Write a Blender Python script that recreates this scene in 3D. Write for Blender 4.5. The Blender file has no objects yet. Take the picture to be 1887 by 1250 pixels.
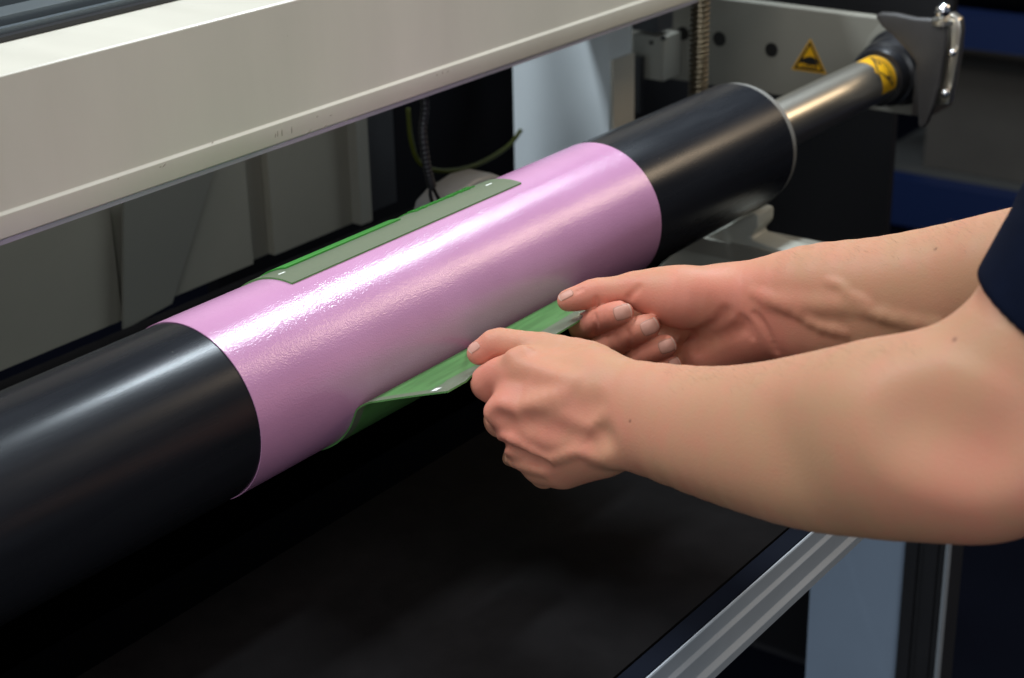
import bpy, bmesh, math, random
import numpy as np
from mathutils import Matrix, Vector
random.seed(4)
rng = np.random.default_rng(4)
scene = bpy.context.scene

# ------------------------------------------------------------------ camera
CAM = np.array([0.0, -0.7741433, 0.4737777])
RIGHT = np.array([0.59113726, -0.80631274, -0.0204085])
DOWN = np.array([-0.32448667, -0.21457583, -0.92123049])
FWD = np.array([0.73842071, 0.55119595, -0.3884815])
F_PX, CX, CY = 3142.58, 943.5, 625.0
cam_data = bpy.data.cameras.new('camera')
cam = bpy.data.objects.new('camera', cam_data)
scene.collection.objects.link(cam)
m = Matrix.Identity(4)
for r_ in range(3):
    m[r_][0] = RIGHT[r_]; m[r_][1] = -DOWN[r_]; m[r_][2] = -FWD[r_]; m[r_][3] = CAM[r_]
cam.matrix_world = m
cam_data.sensor_width = 36.0
cam_data.lens = F_PX / 1887 * 36
cam_data.clip_start = 0.05
cam_data.clip_end = 60
cam_data.dof.use_dof = True
cam_data.dof.focus_distance = 1.17
cam_data.dof.aperture_fstop = 8.5
scene.camera = cam

# ------------------------------------------------------------------ light
world = bpy.data.worlds.new('World')
scene.world = world
world.use_nodes = True
wb = world.node_tree.nodes['Background']
wb.inputs[0].default_value = (0.62, 0.72, 0.9, 1)
wb.inputs[1].default_value = 0.22

def lamp(name, loc, target, sx, sy, power, color, roll_x=True):
    d = bpy.data.lights.new(name, 'AREA')
    d.shape = 'RECTANGLE'; d.size = sx; d.size_y = sy
    d.energy = power; d.color = color
    o = bpy.data.objects.new(name, d)
    scene.collection.objects.link(o)
    zc = (Vector(loc) - Vector(target)).normalized()
    xc = Vector((1, 0, 0)); yc = zc.cross(xc).normalized(); xc = yc.cross(zc)
    mm = Matrix.Identity(4)
    for i in range(3):
        mm[i][0] = xc[i]; mm[i][1] = yc[i]; mm[i][2] = zc[i]; mm[i][3] = loc[i]
    o.matrix_world = mm
    return o
lamp('tube_lamp', (2.15, 0.10, 1.6), (2.15, 0.1, 0), 0.95, 0.12, 50, (0.80, 0.91, 1.0))
lamp('warm_lamp', (3.35, -1.35, 1.65), (1.2, -0.2, 0), 1.3, 0.4, 25, (1.0, 0.78, 0.54))
lamp('ceiling_panel', (0.0, -0.6, 2.1), (0.8, -0.25, 0), 2.0, 1.4, 28, (1.0, 0.97, 0.93))
lamp('side_fill_light', (-1.9, -1.7, 0.75), (1.3, 0.0, -0.1), 1.2, 1.3, 40, (0.88, 0.95, 1.0))  # unseen fill added to brighten faces turned left and front
lamp('rear_fill_lamp', (0.5, 0.85, 1.7), (1.4, 0.3, 0), 0.9, 0.2, 43, (0.84, 0.93, 1.0))  # unseen fill added to light the column behind the beam
scene.view_settings.view_transform = 'Standard'
scene.view_settings.look = 'None'
scene.view_settings.exposure = -0.35
scene.view_settings.gamma = 1.0
scene.view_settings.use_curve_mapping = False

# ------------------------------------------------------------------ helpers
def P(px, py, **k):
    """a real point on the sight line of a photo pixel: at depth d, or on a plane x=, y= or z="""
    v = RIGHT * ((px - CX) / F_PX) + DOWN * ((py - CY) / F_PX) + FWD
    key, val = next(iter(k.items()))
    if key == 'd':
        return CAM + v * val
    ax = 'xyz'.index(key)
    return CAM + v * ((val - CAM[ax]) / v[ax])

def link(o, parent=None):
    scene.collection.objects.link(o)
    if parent is not None:
        o.parent = parent
    return o

def tag(o, label=None, cat=None, group=None, kind=None):
    if label: o['label'] = label
    if cat: o['category'] = cat
    if group: o['group'] = group
    if kind: o['kind'] = kind
    return o

def thing(name, loc, label, cat, group=None):
    o = bpy.data.objects.new(name, None)
    o.empty_display_size = 0.05
    link(o); o.location = loc
    bpy.context.view_layer.update()
    return tag(o, label, cat, group)

def finish(name, bm, mat, parent=None, smooth=False, bevel=0, seg=2):
    """bmesh in world coordinates -> object (origin kept at parent's origin)"""
    if bevel:
        es = [e for e in bm.edges if len(e.link_faces) == 2 and e.calc_face_angle(0) > 0.6]
        bmesh.ops.bevel(bm, geom=es, offset=bevel, segments=seg, affect='EDGES', profile=0.5, clamp_overlap=True)
    me = bpy.data.meshes.new(name)
    if parent is not None:
        bmesh.ops.translate(bm, verts=bm.verts, vec=-Vector(parent_world(parent)))
    bm.normal_update()
    bm.to_mesh(me); bm.free()
    mats = mat if isinstance(mat, (list, tuple)) else [mat]
    for mt in mats: me.materials.append(mt)
    if smooth:
        me.polygons.foreach_set('use_smooth', [True] * len(me.polygons))
        if smooth == 'auto':
            me.set_sharp_from_angle(angle=math.radians(35))
    o = bpy.data.objects.new(name, me)
    return link(o, parent)

def parent_world(p):
    v = Vector((0, 0, 0))
    while p is not None:
        v = v + p.location; p = p.parent
    return v

def box(bm, x0, x1, y0, y1, z0, z1):
    vs = [bm.verts.new((x, y, z)) for x in (x0, x1) for y in (y0, y1) for z in (z0, z1)]
    for f in ((0, 1, 3, 2), (4, 6, 7, 5), (0, 4, 5, 1), (2, 3, 7, 6), (0, 2, 6, 4), (1, 5, 7, 3)):
        bm.faces.new([vs[i] for i in f])
    return vs

def bxo(name, dims, mat, parent=None, bevel=0.0, seg=2):
    bm = bmesh.new(); box(bm, *dims)
    return finish(name, bm, mat, parent, smooth='auto' if bevel else False, bevel=bevel, seg=seg)

def lathe(bm, prof, cy, cz, n=96, ax='x', cap=True):
    """profile of (axial, radius) about a line parallel to X (or Z)"""
    rings = []
    for (a, r) in prof:
        ring = []
        for i in range(n):
            t = 2 * math.pi * i / n
            if ax == 'x': co = (a, cy + r * math.cos(t), cz + r * math.sin(t))
            elif ax == 'z': co = (cy + r * math.cos(t), cz + r * math.sin(t), a)
            else: co = (cy + r * math.cos(t), a, cz + r * math.sin(t))
            ring.append(bm.verts.new(co))
        rings.append(ring)
    for k in range(len(rings) - 1):
        for i in range(n):
            j = (i + 1) % n
            bm.faces.new((rings[k][i], rings[k][j], rings[k + 1][j], rings[k + 1][i]))
    if cap:
        bm.faces.new(rings[0][::-1]); bm.faces.new(rings[-1])
    bmesh.ops.recalc_face_normals(bm, faces=bm.faces)

def prism(bm, pts, vec):
    """polygon (3-D points) extruded by vec"""
    a = [bm.verts.new(tuple(p)) for p in pts]
    b = [bm.verts.new(tuple(np.array(p) + np.array(vec))) for p in pts]
    bm.faces.new(a); bm.faces.new(b[::-1])
    n = len(pts)
    for i in range(n):
        j = (i + 1) % n
        bm.faces.new((a[i], b[i], b[j], a[j]))
    bmesh.ops.recalc_face_normals(bm, faces=bm.faces)

def tube(bm, pts, rad, n=10):
    pts = [np.array(p, float) for p in pts]
    rads = rad if hasattr(rad, '__len__') else [rad] * len(pts)
    prev = None; up = np.array([0.123, 0.3, 1.0])
    for k, p in enumerate(pts):
        t = pts[min(k + 1, len(pts) - 1)] - pts[max(k - 1, 0)]
        t /= np.linalg.norm(t)
        u = np.cross(t, up); u /= np.linalg.norm(u); w = np.cross(t, u)
        ring = [bm.verts.new(tuple(p + rads[k] * (u * math.cos(2 * math.pi * i / n) + w * math.sin(2 * math.pi * i / n)))) for i in range(n)]
        if prev:
            for i in range(n):
                j = (i + 1) % n
                bm.faces.new((prev[i], prev[j], ring[j], ring[i]))
        else: bm.faces.new(ring[::-1])
        prev = ring
    bm.faces.new(prev)
    bmesh.ops.recalc_face_normals(bm, faces=bm.faces)

def spline(pts, n):
    pts = np.array(pts, float); m_ = len(pts)
    ext = np.vstack([2 * pts[0] - pts[1], pts, 2 * pts[-1] - pts[-2]])
    out = []
    for s in np.linspace(0, m_ - 1 - 1e-9, n):
        i = int(s); t = s - i
        p0, p1, p2, p3 = ext[i:i + 4]
        out.append(0.5 * (2 * p1 + (p2 - p0) * t + (2 * p0 - 5 * p1 + 4 * p2 - p3) * t * t + (3 * p1 - p0 - 3 * p2 + p3) * t ** 3))
    return out

# ------------------------------------------------------------------ materials
def mat(name, col, rough=0.5, metal=0.0, var=0.0, vscale=30.0, bump=0.0, bscale=400.0, rvar=0.0, coat=0.0, spec=0.5, stretch=None, specks=0.0, speck_col=(0.14, 0.12, 0.10)):
    mt = bpy.data.materials.new(name); mt.use_nodes = True
    nt = mt.node_tree; b = nt.nodes['Principled BSDF']
    b.inputs['Base Color'].default_value = (*col, 1)
    b.inputs['Roughness'].default_value = rough
    b.inputs['Metallic'].default_value = metal
    b.inputs['Specular IOR Level'].default_value = spec
    b.inputs['Coat Weight'].default_value = coat
    b.inputs['Coat Roughness'].default_value = 0.15
    tc = nt.nodes.new('ShaderNodeTexCoord')
    src = tc.outputs['Object']
    if stretch:
        mp = nt.nodes.new('ShaderNodeMapping'); mp.inputs['Scale'].default_value = stretch
        nt.links.new(src, mp.inputs['Vector']); src = mp.outputs['Vector']
    if var or rvar:
        n = nt.nodes.new('ShaderNodeTexNoise'); n.inputs['Scale'].default_value = vscale
        n.inputs['Detail'].default_value = 6; n.inputs['Roughness'].default_value = 0.6
        nt.links.new(src, n.inputs['Vector'])
        if var:
            mr = nt.nodes.new('ShaderNodeMapRange')
            mr.inputs[1].default_value = 0.25; mr.inputs[2].default_value = 0.75
            mr.inputs[3].default_value = 1 - var; mr.inputs[4].default_value = 1 + var
            nt.links.new(n.outputs['Fac'], mr.inputs[0])
            mx = nt.nodes.new('ShaderNodeVectorMath'); mx.operation = 'SCALE'
            mx.inputs[0].default_value = col
            nt.links.new(mr.outputs[0], mx.inputs['Scale'])
            nt.links.new(mx.outputs[0], b.inputs['Base Color'])
        if rvar:
            mr2 = nt.nodes.new('ShaderNodeMapRange')
            mr2.inputs[1].default_value = 0.3; mr2.inputs[2].default_value = 0.7
            mr2.inputs[3].default_value = max(0.02, rough - rvar); mr2.inputs[4].default_value = rough + rvar
            nt.links.new(n.outputs['Fac'], mr2.inputs[0]); nt.links.new(mr2.outputs[0], b.inputs['Roughness'])
    if specks:
        sv = nt.nodes.new('ShaderNodeTexVoronoi'); sv.inputs['Scale'].default_value = 70; sv.inputs['Randomness'].default_value = 1.0
        nt.links.new(tc.outputs['Object'], sv.inputs['Vector'])
        sr = nt.nodes.new('ShaderNodeSeparateColor'); nt.links.new(sv.outputs['Color'], sr.inputs[0])
        siz = nt.nodes.new('ShaderNodeMath'); siz.operation = 'POWER'; siz.inputs[1].default_value = 9
        nt.links.new(sr.outputs[0], siz.inputs[0])
        sc_ = nt.nodes.new('ShaderNodeMath'); sc_.operation = 'MULTIPLY'; sc_.inputs[1].default_value = 0.075
        nt.links.new(siz.outputs[0], sc_.inputs[0])
        lt = nt.nodes.new('ShaderNodeMath'); lt.operation = 'LESS_THAN'
        nt.links.new(sv.outputs['Distance'], lt.inputs[0]); nt.links.new(sc_.outputs[0], lt.inputs[1])
        sm = nt.nodes.new('ShaderNodeMath'); sm.operation = 'MULTIPLY'; sm.inputs[1].default_value = specks
        nt.links.new(lt.outputs[0], sm.inputs[0])
        mxs = nt.nodes.new('ShaderNodeMix'); mxs.data_type = 'RGBA'; mxs.inputs[7].default_value = (*speck_col, 1); mxs.inputs[6].default_value = (*col, 1)
        nt.links.new(sm.outputs[0], mxs.inputs[0])
        if b.inputs['Base Color'].is_linked: nt.links.new(b.inputs['Base Color'].links[0].from_socket, mxs.inputs[6])
        nt.links.new(mxs.outputs[2], b.inputs['Base Color'])
    if bump:
        n2 = nt.nodes.new('ShaderNodeTexNoise'); n2.inputs['Scale'].default_value = bscale
        n2.inputs['Detail'].default_value = 4
        nt.links.new(src, n2.inputs['Vector'])
        bp = nt.nodes.new('ShaderNodeBump'); bp.inputs['Strength'].default_value = bump
        bp.inputs['Distance'].default_value = 0.001
        nt.links.new(n2.outputs['Fac'], bp.inputs['Height']); nt.links.new(bp.outputs[0], b.inputs['Normal'])
    return mt

M_cream = mat('cream_paint', (0.56, 0.53, 0.45), 0.36, var=0.045, vscale=5, bump=0.03, bscale=700, rvar=0.07, stretch=(3, 1, 0.7), specks=0.30, speck_col=(0.2, 0.16, 0.12))
M_scuff = mat('scuff_brown', (0.30, 0.25, 0.20), 0.6)
M_whitepaint = mat('white_paint', (0.74, 0.80, 0.82), 0.35, var=0.04, vscale=9)
M_greypaint = mat('grey_paint', (0.27, 0.26, 0.22), 0.32, var=0.08, vscale=7)
M_panel = mat('rear_panel_grey', (0.28, 0.265, 0.215), 0.25, var=0.10, vscale=3.5)
M_reflection = mat('reflection_grey', (0.20, 0.195, 0.165), 0.3)  # tone of the dark reflection laid over the rear cover
M_dark = mat('dark_plastic', (0.012, 0.012, 0.014), 0.45)
M_darkgrey = mat('dark_grey_metal', (0.035, 0.035, 0.038), 0.38, var=0.1)
M_rubber = mat('black_rubber', (0.0066, 0.0057, 0.0058), 0.7, var=0.22, vscale=40, bump=0.12, bscale=600, spec=0.03)
M_shade = mat('shade_black', (0.0006, 0.0006, 0.0007), 0.9, spec=0.0)  # near-black standing in for the shade below the roller
M_navy = mat('navy_strip', (0.004, 0.0055, 0.011), 0.7, spec=0.04)
M_steel = mat('steel', (0.86, 0.80, 0.68), 0.30, 1.0, var=0.06, vscale=60, stretch=(0.2, 1, 1))
M_chrome = mat('chrome', (0.75, 0.76, 0.78), 0.12, 1.0)
M_brass = mat('oiled_screw_steel', (0.30, 0.26, 0.19), 0.32, 1.0)
M_alu = mat('anodised_aluminium', (0.36, 0.39, 0.42), 0.45, 0.0, var=0.04, vscale=40)
M_alu_dark = mat('rail_blue_grey', (0.16, 0.19, 0.21), 0.35, 0.6, var=0.15, vscale=30, stretch=(0.15, 1, 1))
M_roller = mat('black_roller_coat', (0.010, 0.011, 0.014), 0.27, var=0.2, vscale=40, rvar=0.06, coat=0.0, bump=0.02, bscale=900, spec=0.27, stretch=(0.1, 1, 1), specks=0.25)
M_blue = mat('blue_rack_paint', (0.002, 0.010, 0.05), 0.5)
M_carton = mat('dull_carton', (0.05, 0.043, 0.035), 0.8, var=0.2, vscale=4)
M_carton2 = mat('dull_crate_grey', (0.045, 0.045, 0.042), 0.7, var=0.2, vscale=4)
M_floor = mat('dark_rubber_floor', (0.0025, 0.003, 0.006), 0.8, spec=0.02, var=0.2, vscale=3)
M_wall = mat('dark_wall', (0.004, 0.004, 0.005), 0.8, spec=0.05)
M_yellow = mat('sticker_yellow', (0.80, 0.42, 0.010), 0.35)
M_black = mat('print_black', (0.012, 0.011, 0.010), 0.5)
M_cable = mat('cable_black', (0.016, 0.016, 0.018), 0.5)
M_wire = mat('earth_wire_yellow_green', (0.09, 0.105, 0.006), 0.45)
M_bluepanel = mat('pale_blue_panel', (0.40, 0.50, 0.64), 0.35, var=0.05, vscale=8)
M_white = mat('white_mark', (0.85, 0.88, 0.82), 0.4)
M_lever = mat('lever_grey', (0.040, 0.036, 0.034), 0.45, 0.0, var=0.1)

def pink_material():
    mt = bpy.data.materials.new('pink_mounting_tape'); mt.use_nodes = True
    nt = mt.node_tree; b = nt.nodes['Principled BSDF']
    b.inputs['Base Color'].default_value = (0.60, 0.295, 0.50, 1)
    b.inputs['Roughness'].default_value = 0.17
    b.inputs['Specular IOR Level'].default_value = 0.6
    tc = nt.nodes.new('ShaderNodeTexCoord')
    n = nt.nodes.new('ShaderNodeTexNoise'); n.inputs['Scale'].default_value = 900; n.inputs['Detail'].default_value = 1.5
    nt.links.new(tc.outputs['Object'], n.inputs['Vector'])
    bp = nt.nodes.new('ShaderNodeBump'); bp.inputs['Strength'].default_value = 0.46; bp.inputs['Distance'].default_value = 0.0005
    nt.links.new(n.outputs['Fac'], bp.inputs['Height']); nt.links.new(bp.outputs[0], b.inputs['Normal'])
    n2 = nt.nodes.new('ShaderNodeTexNoise'); n2.inputs['Scale'].default_value = 14; n2.inputs['Detail'].default_value = 3
    nt.links.new(tc.outputs['Object'], n2.inputs['Vector'])
    cr = nt.nodes.new('ShaderNodeValToRGB')
    cr.color_ramp.elements[0].position = 0.3; cr.color_ramp.elements[0].color = (0.51, 0.245, 0.41, 1)
    cr.color_ramp.elements[1].position = 0.7; cr.color_ramp.elements[1].color = (0.56, 0.275, 0.455, 1)
    nt.links.new(n2.outputs['Fac'], cr.inputs[0]); nt.links.new(cr.outputs[0], b.inputs['Base Color'])
    return mt
M_pink = pink_material()

def sheet_material(name, col, stripes, clear=0.0):
    mt = bpy.data.materials.new(name); mt.use_nodes = True
    nt = mt.node_tree; b = nt.nodes['Principled BSDF']
    b.inputs['Base Color'].default_value = (*col, 1)
    b.inputs['Roughness'].default_value = 0.36
    tr = nt.nodes.new('ShaderNodeBsdfTranslucent'); tr.inputs[0].default_value = (*[min(1, c * 1.3) for c in col], 1)
    mx = nt.nodes.new('ShaderNodeMixShader'); mx.inputs[0].default_value = 0.3
    out = nt.nodes['Material Output']
    nt.links.new(b.outputs[0], mx.inputs[1]); nt.links.new(tr.outputs[0], mx.inputs[2])
    tp = nt.nodes.new('ShaderNodeBsdfTransparent'); tp.inputs[0].default_value = (*[0.55 + 0.45 * c / max(col) for c in col], 1)
    mt2 = nt.nodes.new('ShaderNodeMixShader'); mt2.inputs[0].default_value = clear
    nt.links.new(mx.outputs[0], mt2.inputs[1]); nt.links.new(tp.outputs[0], mt2.inputs[2])
    nt.links.new(mt2.outputs[0], out.inputs[0])
    if stripes:
        tc = nt.nodes.new('ShaderNodeTexCoord'); mp = nt.nodes.new('ShaderNodeMapping')
        mp.inputs['Rotation'].default_value = (0, 0, math.radians(38)); mp.inputs['Scale'].default_value = (22, 120, 20)
        n = nt.nodes.new('ShaderNodeTexNoise'); n.inputs['Scale'].default_value = 1.0; n.inputs['Detail'].default_value = 3
        nt.links.new(tc.outputs['Object'], mp.inputs[0]); nt.links.new(mp.outputs[0], n.inputs['Vector'])
        cr = nt.nodes.new('ShaderNodeValToRGB')
        cr.color_ramp.elements[0].position = 0.40; cr.color_ramp.elements[0].color = (*[c * 0.78 for c in col], 1)
        cr.color_ramp.elements[1].position = 0.56; cr.color_ramp.elements[1].color = (*col, 1)
        nt.links.new(n.outputs['Fac'], cr.inputs[0]); nt.links.new(cr.outputs[0], b.inputs['Base Color'])
    return mt
M_sheet_green = sheet_material('photopolymer_green', (0.135, 0.33, 0.105), True, 0.12)
M_sheet_border = sheet_material('plate_border_grey_green', (0.25, 0.29, 0.20), False, 0.28)
M_relief = sheet_material('relief_green', (0.07, 0.33, 0.06), False)

# ------------------------------------------------------------------ setting
o = bxo('floor', (-3, 8, -5, 5, -1.0, -0.95), M_floor); tag(o, kind='structure')
o = bxo('wall', (6.5, 6.6, -5, 5, -0.95, 3.0), M_wall); tag(o, kind='structure')
o = bxo('rear_wall', (-3, 6.5, 2.6, 2.7, -0.95, 3.0), M_wall); tag(o, kind='structure')

# blue storage rack far behind the machine
rk = thing('storage_rack', (3.9, 0.4, -0.95), 'blurred storage rack with blue beams far behind the machine', 'rack')
for (pxy0, pxy1) in (((1800, 28), (1800, 92)), ((1745, 345), (1745, 432))):
    a = P(*pxy0, x=3.8)[2]; b_ = P(*pxy1, x=3.8)[2]
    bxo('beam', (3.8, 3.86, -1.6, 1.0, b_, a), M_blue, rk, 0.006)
for yy in (-1.66, 1.0):
    bxo('upright', (3.8, 3.88, yy, yy + 0.06, -0.95, 1.2), M_blue, rk, 0.004)
za = P(1800, 92, x=3.8)[2]; zb = P(1745, 345, x=3.8)[2]; zc = P(1745, 432, x=3.8)[2]
cart = [(-0.25, 0.05, 0.05, 'carton'), (0.10, 0.42, 0.02, 'crate'), (0.46, 0.85, 0.04, 'carton'), (-0.62, -0.30, 0.03, 'crate')]
lab = {0: 'dull brown carton on the rack shelf, between two crates', 1: 'dull grey crate on the rack shelf, between two cartons',
       2: 'dull brown carton at the wall end of the rack shelf', 3: 'dull grey crate at the open end of the rack shelf'}
for i, (y0, y1, dx, kd) in enumerate(cart):
    t = thing('storage_' + kd, (3.92 + dx, (y0 + y1) / 2, zb), lab[i], kd)
    hgt = (za - zb) * (0.62 if i % 2 else 0.8)
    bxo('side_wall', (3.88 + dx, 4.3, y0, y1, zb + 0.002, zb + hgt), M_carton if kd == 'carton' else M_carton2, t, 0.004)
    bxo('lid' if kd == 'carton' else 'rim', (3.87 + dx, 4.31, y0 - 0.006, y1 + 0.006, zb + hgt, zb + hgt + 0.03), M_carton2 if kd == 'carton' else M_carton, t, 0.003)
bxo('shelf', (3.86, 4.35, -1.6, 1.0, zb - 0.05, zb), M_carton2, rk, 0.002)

# dark machine cabinet behind the right bearing
yl = P(1640, 300, x=1.95)[1]
cb = thing('machine_cabinet', (2.1, 0.5, -0.95), 'dark machine cabinet standing behind the roller bearing', 'cabinet')
bxo('shell', (1.95, 1.965, yl, 1.2, -0.94, -0.075), M_dark, cb, 0.004)
bxo('upper_cover', (1.97, 1.985, P(1752, 60, x=1.97)[1], 1.2, -0.02, 0.30), M_dark, cb, 0.002)
bxo('plinth', (1.95, 1.99, yl + 0.01, 1.19, -0.95, -0.94), M_darkgrey, cb)

# ------------------------------------------------------------------ worktable
tb = thing('worktable', (0.8, 0, -0.95), 'low black worktable with aluminium front rail below the roller', 'table')
bxo('table_top', (-0.6, 1.50, -0.2883, -0.012, -0.15, -0.130), M_rubber, tb, 0.0012)
bxo('shade_liner', (-0.6, 1.50, -0.0115, 0.1295, -0.24, -0.20), M_shade, tb)  # black boxes added to keep the gap below the roller dark
bxo('shade_liner', (1.49, 1.50, -0.0115, 0.1295, -0.1998, -0.135), M_shade, tb)
bxo('shade_liner', (-0.6, 1.489, 0.123, 0.1295, -0.1998, -0.1315), M_shade, tb)
bxo('rear_bed', (-0.6, 1.50, 0.13, 0.40, -0.15, -0.130), M_rubber, tb, 0.0012)
bxo('edge_strip', (-0.6, 1.50, -0.3030, -0.2893, -0.15, -0.1312), M_navy, tb, 0.001)
# front rail: slotted aluminium profile, section in YZ swept along X
yf = -0.3034
sec = [(yf, -0.1318), (yf - 0.0012, -0.1313), (yf - 0.002, -0.1325), (yf - 0.002, -0.1438), (yf - 0.0045, -0.1464), (yf - 0.0045, -0.1605),
       (yf - 0.0078, -0.1638), (yf - 0.0078, -0.1705), (yf + 0.02, -0.1705), (yf + 0.02, -0.152), (yf, -0.152)]
bm = bmesh.new()
prism(bm, [(-0.6, y, z) for y, z in sec], (2.1, 0, 0))
finish('front_rail', bm, M_alu, tb, bevel=0.0003, seg=1)
# leg profile and side panel under the far end
lx = 1.45
y1 = P(1668, 1010, x=lx)[1]; y0 = P(1750, 1010, x=lx)[1]
w = y1 - y0
for k, (a0, a1, dz) in enumerate(((0.0, 0.28, 0.0), (0.28, 0.44, 0.007), (0.44, 0.74, 0.0), (0.74, 0.92, 0.006), (0.92, 1.0, -0.002))):
    bxo('leg' if k == 0 else 'leg_groove' if dz > 0.003 else 'leg_ridge', (lx + dz, lx + (0.05 if k < 4 else 0.006), y1 - a1 * w + 0.0002, y1 - a0 * w - 0.0002, -0.949, -0.1502), M_darkgrey if k < 4 else M_alu, tb, 0.001)
yp = P(1492, 1100, x=lx + 0.02)[1]
bxo('side_panel', (lx + 0.02, lx + 0.025, y1 + 0.0005, yp, -0.945, -0.1502), M_bluepanel, tb, 0.0008)
for yb in (0.34, ):
    bxo('leg', (lx, lx + 0.05, yb, yb + 0.05, -0.949, -0.1502), M_darkgrey, tb, 0.002)
for xb, yb in ((-0.55, -0.28), (-0.55, 0.34)):
    bxo('leg', (xb, xb + 0.05, yb, yb + 0.05, -0.949, -0.1502), M_darkgrey, tb, 0.002)

# ------------------------------------------------------------------ rear of the machine
rp = thing('rear_cover', (0.9, 0.415, -0.13), 'grey glossy sheet metal cover behind the roller, under the beam', 'cover')
xe = P(742, 330, y=0.415)[0]
zr = -0.1285
segs = [(0.35, P(228, 600, y=0.415)[0]), (P(228, 600, y=0.415)[0], P(470, 450, y=0.415)[0]), (P(470, 450, y=0.415)[0], P(508, 450, y=0.415)[0]), (P(508, 450, y=0.415)[0], P(655, 330, y=0.415)[0])]
for i, (a, b_) in enumerate(segs):
    off = (0.0, 0.004, 0.012, 0.003)[i]
    bxo('panel', (a + 0.0006, b_ - 0.0006, 0.415 + off, 0.43, zr, 0.32), M_panel, rp, 0.0015)
bxo('edge_strip', (P(655, 330, y=0.41)[0], P(676, 330, y=0.41)[0], 0.405, 0.43, zr, 0.32), M_greypaint, rp, 0.003)
bxo('dark_panel', (P(677, 330, y=0.415)[0], xe, 0.425, 0.44, zr, 0.32), M_darkgrey, rp, 0.001)
# darker patch imitating a reflection band in the glossy cover
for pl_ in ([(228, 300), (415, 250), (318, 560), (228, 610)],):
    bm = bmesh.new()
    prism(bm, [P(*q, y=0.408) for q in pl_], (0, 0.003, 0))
    finish('reflection_patch', bm, M_reflection, rp, bevel=0.0006)
o = bxo('black_backing', (xe - 0.1, 2.4, 0.62, 0.64, -0.95, 0.8), M_wall); tag(o, kind='structure')

# upright white column
cl = thing('machine_column', (1.65, 0.34, -0.13), 'bluish white painted machine column behind the roller', 'column')
ya = P(945, 135, x=1.6)[1]; yb = P(1122, 100, x=1.6)[1]; yc = P(1164, 60, x=1.6)[1]
bxo('post', (1.6, 1.648, yb, ya, -0.6, 0.6), M_whitepaint, cl, 0.006, 4)
zt = P(1140, 106, x=1.62)[2]
bxo('cover_plate', (1.604, 1.6485, yb - 0.004, yb - 0.0003, -0.6, zt), M_cream, cl, 0.001)
# small guide carriage beside the column
gc = thing('guide_carriage', (1.78, 0.33, 0.0), 'small grey guide carriage block with two screw holes beside the column', 'guide block')
def ybz(q, x): 
    p = P(*q, x=x); return p[1], p[2]
x_ = 1.755
(ya_, za_), (yb_, zb_) = ybz((1166, 62), x_), ybz((1222, 150), x_)
bxo('block', (x_, x_ + 0.04, yb_, ya_, zb_, za_), M_greypaint, gc, 0.0015)
(ya_, za_), (yb_, zb_) = ybz((1168, 18), x_), ybz((1216, 60), x_)
bxo('wiper', (x_ - 0.004, x_ + 0.03, yb_, ya_, zb_, za_), M_darkgrey, gc, 0.001)
for q in ((1200, 79), (1221, 71)):
    y, z = ybz(q, x_ - 0.001)
    bm = bmesh.new(); lathe(bm, [(x_ - 0.0012, 0.0028), (x_ + 0.003, 0.0028)], y, z, 20)
    finish('screw_hole', bm, M_black, gc)
(ya_, za_), (yb_, zb_) = ybz((1166, 100), x_), ybz((1188, 205), x_)
bxo('rail_end', (x_ - 0.012, x_ - 0.002, yb_, ya_, zb_, za_), M_darkgrey, gc, 0.001)

# side plate (end bracket)
XS = 1.80
sp = thing('side_plate', (XS, 0.2, -0.05), 'grey bearing side plate with bolt holes at the roller end', 'bracket')
zt = 0.047; zb = -0.060
pts = [(XS, 0.60, zt + 0.004), (XS, -0.030, zt - 0.004)]
for a in range(90, -1, -15): pass
yr = P(1694, 222, x=XS)[1]
corner = [(XS, yr + 0.012 - 0.012 * math.sin(math.radians(t)), zb + 0.012 - 0.012 * math.cos(math.radians(t))) for t in range(90, -1, -15)]
bm = bmesh.new()
prism(bm, [(XS, 0.60, zt + 0.003), (XS, yr, zt)] + corner + [(XS, 0.60, zb)], (0.016, 0, 0))
finish('plate', bm, M_greypaint, sp, bevel=0.0012)
for q, rr in (((1259, 62), 0.0074), ((1326, 72), 0.0078), ((1422, 92), 0.0074)):
    y, z = ybz(q, XS)
    bm = bmesh.new(); lathe(bm, [(XS - 0.0008, rr * 1.15), (XS - 0.0008, rr), (XS + 0.004, rr)], y, z, 28)
    finish('bolt_hole', bm, M_black, sp)
bm = bmesh.new(); lathe(bm, [(XS - 0.004, 0.0525), (XS - 0.0035, 0.0535), (XS - 0.0005, 0.054)], 0, 0, 64)
finish('bearing_seat', bm, M_greypaint, sp, smooth='auto')

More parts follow.
